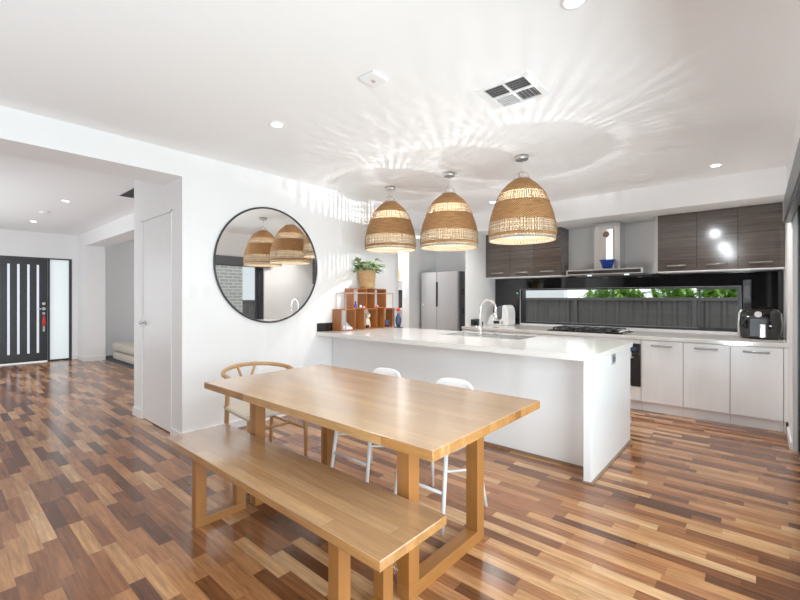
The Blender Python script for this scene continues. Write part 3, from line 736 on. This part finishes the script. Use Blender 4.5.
def smoke(x, y, lab, sq=False):
    r = thing('smoke_alarm', lab, 'smoke alarm', (x,y,ZC))
    if sq:
        B(x-.065, x+.065, y-.065, y+.065, ZC-.022, ZC).build('body', M['whiteplastic'], r, .01, 3)
        MB().cyl((x,y,ZC-.022), (x,y,ZC-.027), .012).build('sensor', M['steel'], r)
    else:
        MB().lathe([(.06,ZC),(.06,ZC-.02),(.045,ZC-.035),(.001,ZC-.037)], 24, x, y).build('body', M['whiteplastic'], r)
        MB().cyl((x,y,ZC-.036), (x,y,ZC-.041), .01).build('sensor', M['steel'], r)
downlight(-.65, -.9, 'round white ceiling downlight behind the viewpoint', 14)
downlight(-2.78, -.9, 'round white ceiling downlight behind the viewpoint toward the hall', 14)
downlight(-.65, -3.4, 'round white ceiling downlight at the rear of the dining room', 14)
smoke(-8.28, 1.195, 'round white smoke alarm on the hall ceiling')
smoke(-1.75, 1.77, 'square white sensor on the dining ceiling left of the air vent', True)
vt = thing('ceiling_vent', 'square white ceiling air vent with four slatted quarters', 'vent', (-1.19,2.475,ZC))
vx0, vx1, vy0, vy1 = -1.365, -1.015, 2.29, 2.66
f_ = .04
MB().box(vx0, vx1, vy0, vy0+f_, ZC-.014, ZC).box(vx0, vx1, vy1-f_, vy1, ZC-.014, ZC).box(vx0, vx0+f_, vy0+f_, vy1-f_, ZC-.014, ZC).box(vx1-f_, vx1, vy0+f_, vy1-f_, ZC-.014, ZC).build('frame', M['whiteplastic'], vt, .003)
B(vx0+f_, vx1-f_, vy0+f_, vy1-f_, ZC-.002, ZC-.0005).build('backing', M['grille_dark'], vt)
mx_, my_ = (vx0+vx1)/2, (vy0+vy1)/2
MB().box(mx_-.005, mx_+.005, vy0+f_, vy1-f_, ZC-.014, ZC-.002).box(vx0+f_, vx1-f_, my_-.005, my_+.005, ZC-.014, ZC-.002).build('divider', M['whiteplastic'], vt)
def quarter(x0, x1, y0, y1, axis, tilt):
    m = MB()
    for k in range(5):
        t = (k+.5)/5
        if axis == 'x':
            yc = y0+(y1-y0)*t
            m.prism([(yc-.010*tilt, ZC-.013), (yc-.008*tilt, ZC-.013), (yc+.010*tilt, ZC-.003), (yc+.008*tilt, ZC-.003)], 'x', x0, x1)
        else:
            xc = x0+(x1-x0)*t
            m.prism([(xc-.010*tilt, ZC-.013), (xc-.008*tilt, ZC-.013), (xc+.010*tilt, ZC-.003), (xc+.008*tilt, ZC-.003)], 'y', y0, y1)
    m.build('slat', M['slat'], vt)
quarter(vx0+f_, mx_-.005, vy0+f_, my_-.005, 'x', 1); quarter(mx_+.005, vx1-f_, vy0+f_, my_-.005, 'x', 1)
quarter(vx0+f_, mx_-.005, my_+.005, vy1-f_, 'x', -.22); quarter(mx_+.005, vx1-f_, my_+.005, vy1-f_, 'y', -.35)
hv = thing('return_air_grille', 'dark slatted return air grille on the hall ceiling', 'vent', (-5.85,1.87,ZC))
MB().box(-6.24, -5.45, 1.62, 1.635, ZC-.012, ZC).box(-6.24, -5.45, 2.105, 2.12, ZC-.012, ZC).box(-6.24, -6.225, 1.635, 2.105, ZC-.012, ZC).box(-5.465, -5.45, 1.635, 2.105, ZC-.012, ZC).build('frame', M['slat'], hv)
B(-6.225, -5.465, 1.635, 2.105, ZC-.003, ZC-.0005).build('backing', M['grille_dark'], hv)
m = MB()
for k in range(24): m.box(-6.225+k*.0317, -6.222+k*.0317, 1.635, 2.105, ZC-.011, ZC-.003)
m.build('slat', M['greymetal'], hv)

# ------------------------------------------------------------------ dining set
tb = thing('dining_table', 'long oak dining table with sled legs in the foreground', 'table', (-1.81,1.675,0))
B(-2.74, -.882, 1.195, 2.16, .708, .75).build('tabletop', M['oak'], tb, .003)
for x0, x1 in ((-2.435,-2.365), (-1.19,-1.12)):
    for y0, y1 in ((1.347,1.417), (1.912,1.982)): B(x0, x1, y0, y1, .062, .7075).build('leg', M['oak_leg'], tb, .002)
    B(x0, x1, 1.347, 1.982, 0, .0615).build('foot_rail', M['oak_bar'], tb, .002)
    B(x0+.005, x1-.005, 1.417, 1.912, .65, .7075).build('cross_rail', M['oak_bar'], tb, .002)
bn = thing('dining_bench', 'oak bench seat pulled up to the near side of the table', 'bench', (-1.83,1.15,0))
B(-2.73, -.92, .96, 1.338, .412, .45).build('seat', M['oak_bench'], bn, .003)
for x0, x1 in ((-2.442,-2.385), (-1.224,-1.165)):
    for y0, y1 in ((.995,1.055), (1.236,1.296)): B(x0, x1, y0, y1, .047, .4115).build('leg', M['oak_leg'], bn, .002)
    B(x0, x1, .995, 1.296, 0, .0465).build('foot_rail', M['oak_bar'], bn, .002)

# wishbone chair, facing +x (local frame: faces +x)
wc = thing('wishbone_chair', 'oak wishbone armchair with woven cord seat at the table end', 'chair', (-3.02,1.785,0))
def W(name, m, mat=M['chairwood'], **k): return m.build(name, mat, wc, world=False, **k)
for s in (-1, 1):
    W('leg', MB().tube([(.24,s*.245,0), (.238,s*.245,.2), (.225,s*.245,.44)], [.012,.017,.016], 12))
    # back leg sweeps up and forward to carry the rail
    W('leg', MB().tube([(-.22,s*.205,0), (-.205,s*.205,.2), (-.19,s*.205,.40), (-.15,s*.22,.52), (-.09,s*.245,.61), (-.05,s*.262,.688)], [.012,.016,.018,.018,.016,.012], 12))
rail = []
for k in range(25):
    a = PI*.5 + PI*k/24
    rail.append((-.05+.225*math.cos(a), .285*math.sin(a), .700+.035*max(0, -math.cos(a))**1.2))
rail = [(.06,.27,.68)]+[(.0,.282,.69)]+rail+[(.0,-.282,.69)]+[(.06,-.27,.68)]
W('top_rail', MB().tube(rail, [.010,.014]+[.0165]*25+[.014,.010], 12))
W('splat', MB().tube([(-.20,0,.42), (-.225,0,.50), (-.245,0,.57)], [.014,.014,.016], 10).tube([(-.245,0,.565), (-.258,.05,.65), (-.26,.08,.728)], [.012,.011,.010], 8).tube([(-.245,0,.565), (-.258,-.05,.65), (-.26,-.08,.728)], [.012,.011,.010], 8))
def loopz(z, e): return [(.235,-.255,z),(.235,.255,z),(-.20,.21,z),(-.20,-.21,z)]
W('seat_rail', MB().tube([(.225,-.245,.415),(.225,.245,.415)], .014).tube([(-.195,-.205,.41),(-.195,.205,.41)], .014).tube([(.225,.245,.412),(-.195,.205,.412)], .014).tube([(.225,-.245,.412),(-.195,-.205,.412)], .014))
W('stretcher', MB().tube([(.235,.245,.24),(-.203,.205,.27)], .011).tube([(.235,-.245,.24),(-.203,-.205,.27)], .011).tube([(.03,-.225,.25),(.03,.225,.25)], .011))
ms = MB()
rings = []
for i, (zz, g) in enumerate(((.402,.0),(.42,.014),(.437,.010),(.444,-.02))):
    q = []
    for (x_, y_) in ((.235,-.255),(.235,0),(.235,.255),(.02,.235),(-.205,.212),(-.205,0),(-.205,-.212),(.02,-.235)):
        L_ = math.hypot(x_, y_); q.append((x_*(1+g/L_), y_*(1+g/L_), zz))
    rings.append(q)
ms.rings(rings); W('cord_seat', ms, M['cord'])

# white chairs, facing -y
def make_white(loc, lab):
    r = thing('white_chair', lab, 'chair', loc, 'white chairs along the far side of the table')
    def W(name, m, mat, **k): return m.build(name, mat, r, world=False, **k)
    # seat pan
    rg = []
    for hx, hy, zz, cy_ in ((.17,.18,.425,0), (.20,.205,.432,0), (.21,.212,.445,0), (.20,.205,.455,0), (.15,.16,.448,0)):
        rg.append([(px_, cy_+py_, zz) for px_, py_ in rrect(hx, hy, hx*.45, 6)])
    W('seat', MB().rings(rg), M['chairwhite'])
    # back shell: superellipse outline, gently curved
    m = MB(); n = 32; front = []; back = []
    for k in range(n):
        a = 2*PI*k/n; e = .55
        u = .158*math.copysign(abs(math.cos(a))**e, math.cos(a)); v = .15*math.copysign(abs(math.sin(a))**e, math.sin(a))
        front.append((u, v)); 
    def P3(u, v, off, sc): 
        u *= sc; v *= sc
        return (u, .15+.04*((v+.15)/.3)-.9*u*u+off, .625+v)
    rg = [[P3(u, v, -.009, .9) for u, v in front], [P3(u, v, -.007, .97) for u, v in front], [P3(u, v, 0, 1) for u, v in front], [P3(u, v, .008, .97) for u, v in front], [P3(u, v, .01, .9) for u, v in front]]
    m.rings(rg, smooth=True)
    W('backrest', m, M['chairwhite'])
    for s in (-1, 1):
        W('back_support', MB().tube([(s*.11,.13,.435), (s*.115,.165,.47), (s*.11,.165,.58)], .011, 8), M['legwhite'])
        W('leg', MB().tube([(s*.18,-.22,.0), (s*.165,-.16,.43)], [.0115,.013], 10), M['legwhite'])
        W('leg', MB().tube([(s*.206,.215,.0), (s*.165,.15,.43)], [.0115,.013], 10), M['legwhite'])
    W('stretcher', MB().tube([(-.173,-.19,.21), (.173,-.19,.21)], .009, 8).tube([(-.18,-.17,.33),(-.185,.18,.24)], .007, 8).tube([(.18,-.17,.33),(.185,.18,.24)], .007, 8), M['legwhite'])
    return r
c1 = make_white((-2.09,2.08,0), 'white chair on the far side of the table, nearer the mirror wall')
dup(c1, (-1.49,2.08,0), 'white chair on the far side of the table, nearer the island end')

# ------------------------------------------------------------------ side room rug and cushions
rg_ = B(-10.95, -8.2, 2.50, 4.4, 0, .012).build('rug', M['rug']); tag(rg_, 'dark grey rug on the floor of the side room', 'rug')
for z0, lab, dx in ((.012, 'beige floor cushion at the bottom of the stack on the dark rug', 0), (.19, 'beige floor cushion on top of the other in the side room', -.02)):
    o = MB().superbox(-9.55+dx, 2.90, z0+.09, .88, .34, .0885, .35, 40, 14).build('floor_cushion', M['cushion']); tag(o, lab, 'cushion', 'stacked floor cushions')

# ------------------------------------------------------------------ outside
gr = struct('ground', B(-14, 6, 6.6, 16, -.45, -.40), M['concrete'])
gr2 = struct('patio', B(.4, 9, -6, 6.6, -.14, -.04), M['concrete'])
fe = thing('metal_fence', 'dark grey ribbed steel fence outside the kitchen window', 'fence', (-2,7.9,-.4))
pts = []; xx = -5.2
while xx < 1.6:
    pts += [(xx,7.9), (xx+.03,7.93), (xx+.15,7.93), (xx+.18,7.9)]; xx += .21
m = MB()
top = [m.bm.verts.new((a,b,1.27)) for a, b in pts]; bot = [m.bm.verts.new((a,b,-.4)) for a, b in pts]
for i in range(len(pts)-1): m.bm.faces.new((bot[i], bot[i+1], top[i+1], top[i]))
m.build('ribbed_panel', M['fence'], fe)
B(-5.2, 1.6, 7.875, 7.945, 1.255, 1.305).build('top_rail', M['fence'], fe, .004)
for xx in (-4.9, -2.55, -.75, 1.0): B(xx-.03, xx+.03, 7.86, 7.90, -.4, 1.26).build('post', M['fence'], fe)
nh = thing('neighbour_house', 'white neighbouring house wall with a dark window beyond the fence', 'house', (-6,12,-.4))
B(-12, -4.2, 12, 12.3, -.4, 4.2).build('wall', M['whitehouse'], nh); B(-7.3, -5.6, 11.95, 12, 1.2, 2.6).build('window', M['greymetal'], nh)
B(-12.2, -4.0, 11.6, 12.4, 4.2, 4.35).build('roof', M['greymetal'], nh)
shr = ['strappy green shrub behind the fence at the left of the window view', 'strappy green shrub behind the fence, second from the left', 'strappy green shrub behind the fence in the middle of the row', 'strappy green shrub behind the fence, second from the right', 'strappy green shrub behind the fence at the right of the window view']
sx = [-2.25,-1.72,-1.2,-.68,-.16]
for x, lab in zip(sx, shr):
    r = thing('garden_shrub', lab, 'shrub', (x,8.35,-.4), 'shrubs behind the fence')
    m = MB(); st = MB()
    for k in range(17):
        cx_ = x+random.uniform(-.25,.25); cy_ = 8.3+random.uniform(-.1,.2); cz_ = random.uniform(1.3,1.62)
        st.tube([(x,8.35,-.4), ((x+cx_)/2,cy_,.5), (cx_,cy_,cz_)], .012, 6)
        for j in range(26):
            a = random.uniform(0, 2*PI); el = random.uniform(-.3, 1.2)
            m.leaf((cx_,cy_,cz_-random.uniform(0,.25)), (math.cos(a)*math.cos(el), math.sin(a)*math.cos(el)*.6, math.sin(el)), random.uniform(.14,.26), random.uniform(.035,.06), .3)
    m.build('foliage', M['shrubleaf'], r); st.build('stems', M['leaf'], r)
bcol = B(2.6, 3.05, 4.85, 5.59, -.04, 2.9).build('brick_pillar', M['brick']); tag(bcol, 'pale grey brick pillar outside the sliding door, seen in the mirror', 'pillar')
f2 = thing('metal_fence', 'grey steel side fence across the patio, seen in the mirror', 'fence', (4.2,5,-.1))
m = MB(); yy = 1.0; pts = []
while yy < 9:
    pts += [(4.2,yy), (4.23,yy+.03), (4.23,yy+.15), (4.2,yy+.18)]; yy += .21
top = [m.bm.verts.new((a,b,1.2)) for a, b in pts]; bot = [m.bm.verts.new((a,b,-.14)) for a, b in pts]
for i in range(len(pts)-1): m.bm.faces.new((bot[i], bot[i+1], top[i+1], top[i]))
m.build('ribbed_panel', M['fence'], f2); B(4.17, 4.25, 1.0, 9, 1.18, 1.24).build('top_rail', M['fence'], f2)
n2 = thing('neighbour_house', 'pale neighbouring house beyond the side fence, seen in the mirror', 'house', (7,5,-.1))
B(7, 7.3, 0, 12, -.14, 3.2).build('wall', M['whitehouse'], n2); B(6.6, 7.4, -.2, 12.2, 3.2, 3.35).build('roof', M['greymetal'], n2)

# ------------------------------------------------------------------ light
w = bpy.data.worlds.new('sky'); SC.world = w; w.use_nodes = True
bg = w.node_tree.nodes['Background']; bg.inputs[0].default_value = (.92,.96,1,1); bg.inputs[1].default_value = 2.2
lamp('daylight_patio_door', 'AREA', (.75,.9,1.15), 260, (.85,.94,1), (0, PI/2, 0), shape='RECTANGLE', size=2.0, size_y=4.2)
lamp('side_room_fill', 'AREA', (-8.3,4.6,1.5), 18, (.95,.97,1), (-PI/2, 0, 0), shape='RECTANGLE', size=2.0, size_y=1.6)  # unseen fill lamp inside the side room, no window behind it
lamp('hall_fill', 'AREA', (-8.0,-.25,1.3), 62, (.88,.95,1), (PI/2, 0, 0), shape='RECTANGLE', size=4.0, size_y=1.6)  # added area lamp along the solid hall wall, brightens the hall
def aim(o, p):
    o.rotation_euler = (Vector(p)-o.location).to_track_quat('-Z', 'Y').to_euler(); return o
for yy, pw in ((1.9, 45), (-.9, 50), (-3.4, 50)):  # added spots aimed at the kitchen fronts, apart from the downlights' own light
    aim(lamp('kitchen_fill_spot', 'SPOT', (-.65,yy,2.585), pw, (.9,.96,1), spot_size=math.radians(52), spot_blend=1, shadow_soft_size=.022), (-1.0,5.6,1.1))
lamp('pantry_fill', 'POINT', (-5.5,5.6,2.3), 45, (1,.98,.95), shadow_soft_size=.1)  # added point lamp without a fixture, brightens the pantry
aim(lamp('kitchen_ceiling_fill', 'SPOT', (-.35,-.7,.35), 270, (.80,.93,1), spot_size=math.radians(56), spot_blend=1, shadow_soft_size=.15), (-.85,5.3,2.4))  # added unseen spot low behind the camera, lifts the kitchen ceiling
lamp('ceiling_bounce_fill', 'AREA', (-1.6,-1.3,.9), 34, (.80,.92,1), (PI, 0, 0), shape='RECTANGLE', size=3.8, size_y=3.0)  # added upward fill lamp behind the camera, bounces off the ceiling
for x in (-1.76, -1.30): lamp('hood_lamp_light', 'SPOT', (x,6.02,1.60), 1.0, (.8,.93,1), spot_size=1.6, spot_blend=.6, shadow_soft_size=.02)

# ------------------------------------------------------------------ camera
cam = bpy.data.cameras.new('camera'); co = bpy.data.objects.new('camera', cam); C.objects.link(co)
cam.sensor_width = 36; cam.lens = 412/800*36; cam.shift_y = -2/800; cam.clip_start = .05
co.location = (0,0,1.3); co.rotation_euler = (PI/2, 0, math.radians(41))
SC.camera = co
SC.view_settings.view_transform = 'Standard'; SC.view_settings.look = 'None'; SC.view_settings.exposure = -.33; SC.view_settings.gamma = 1.15
try:
    SC.cycles.max_bounces = 12; SC.cycles.diffuse_bounces = 6; SC.cycles.glossy_bounces = 5; SC.cycles.transparent_max_bounces = 12
    SC.cycles.use_denoising = True; SC.cycles.sample_clamp_indirect = 6; SC.cycles.caustics_reflective = False; SC.cycles.caustics_refractive = False
except Exception: pass
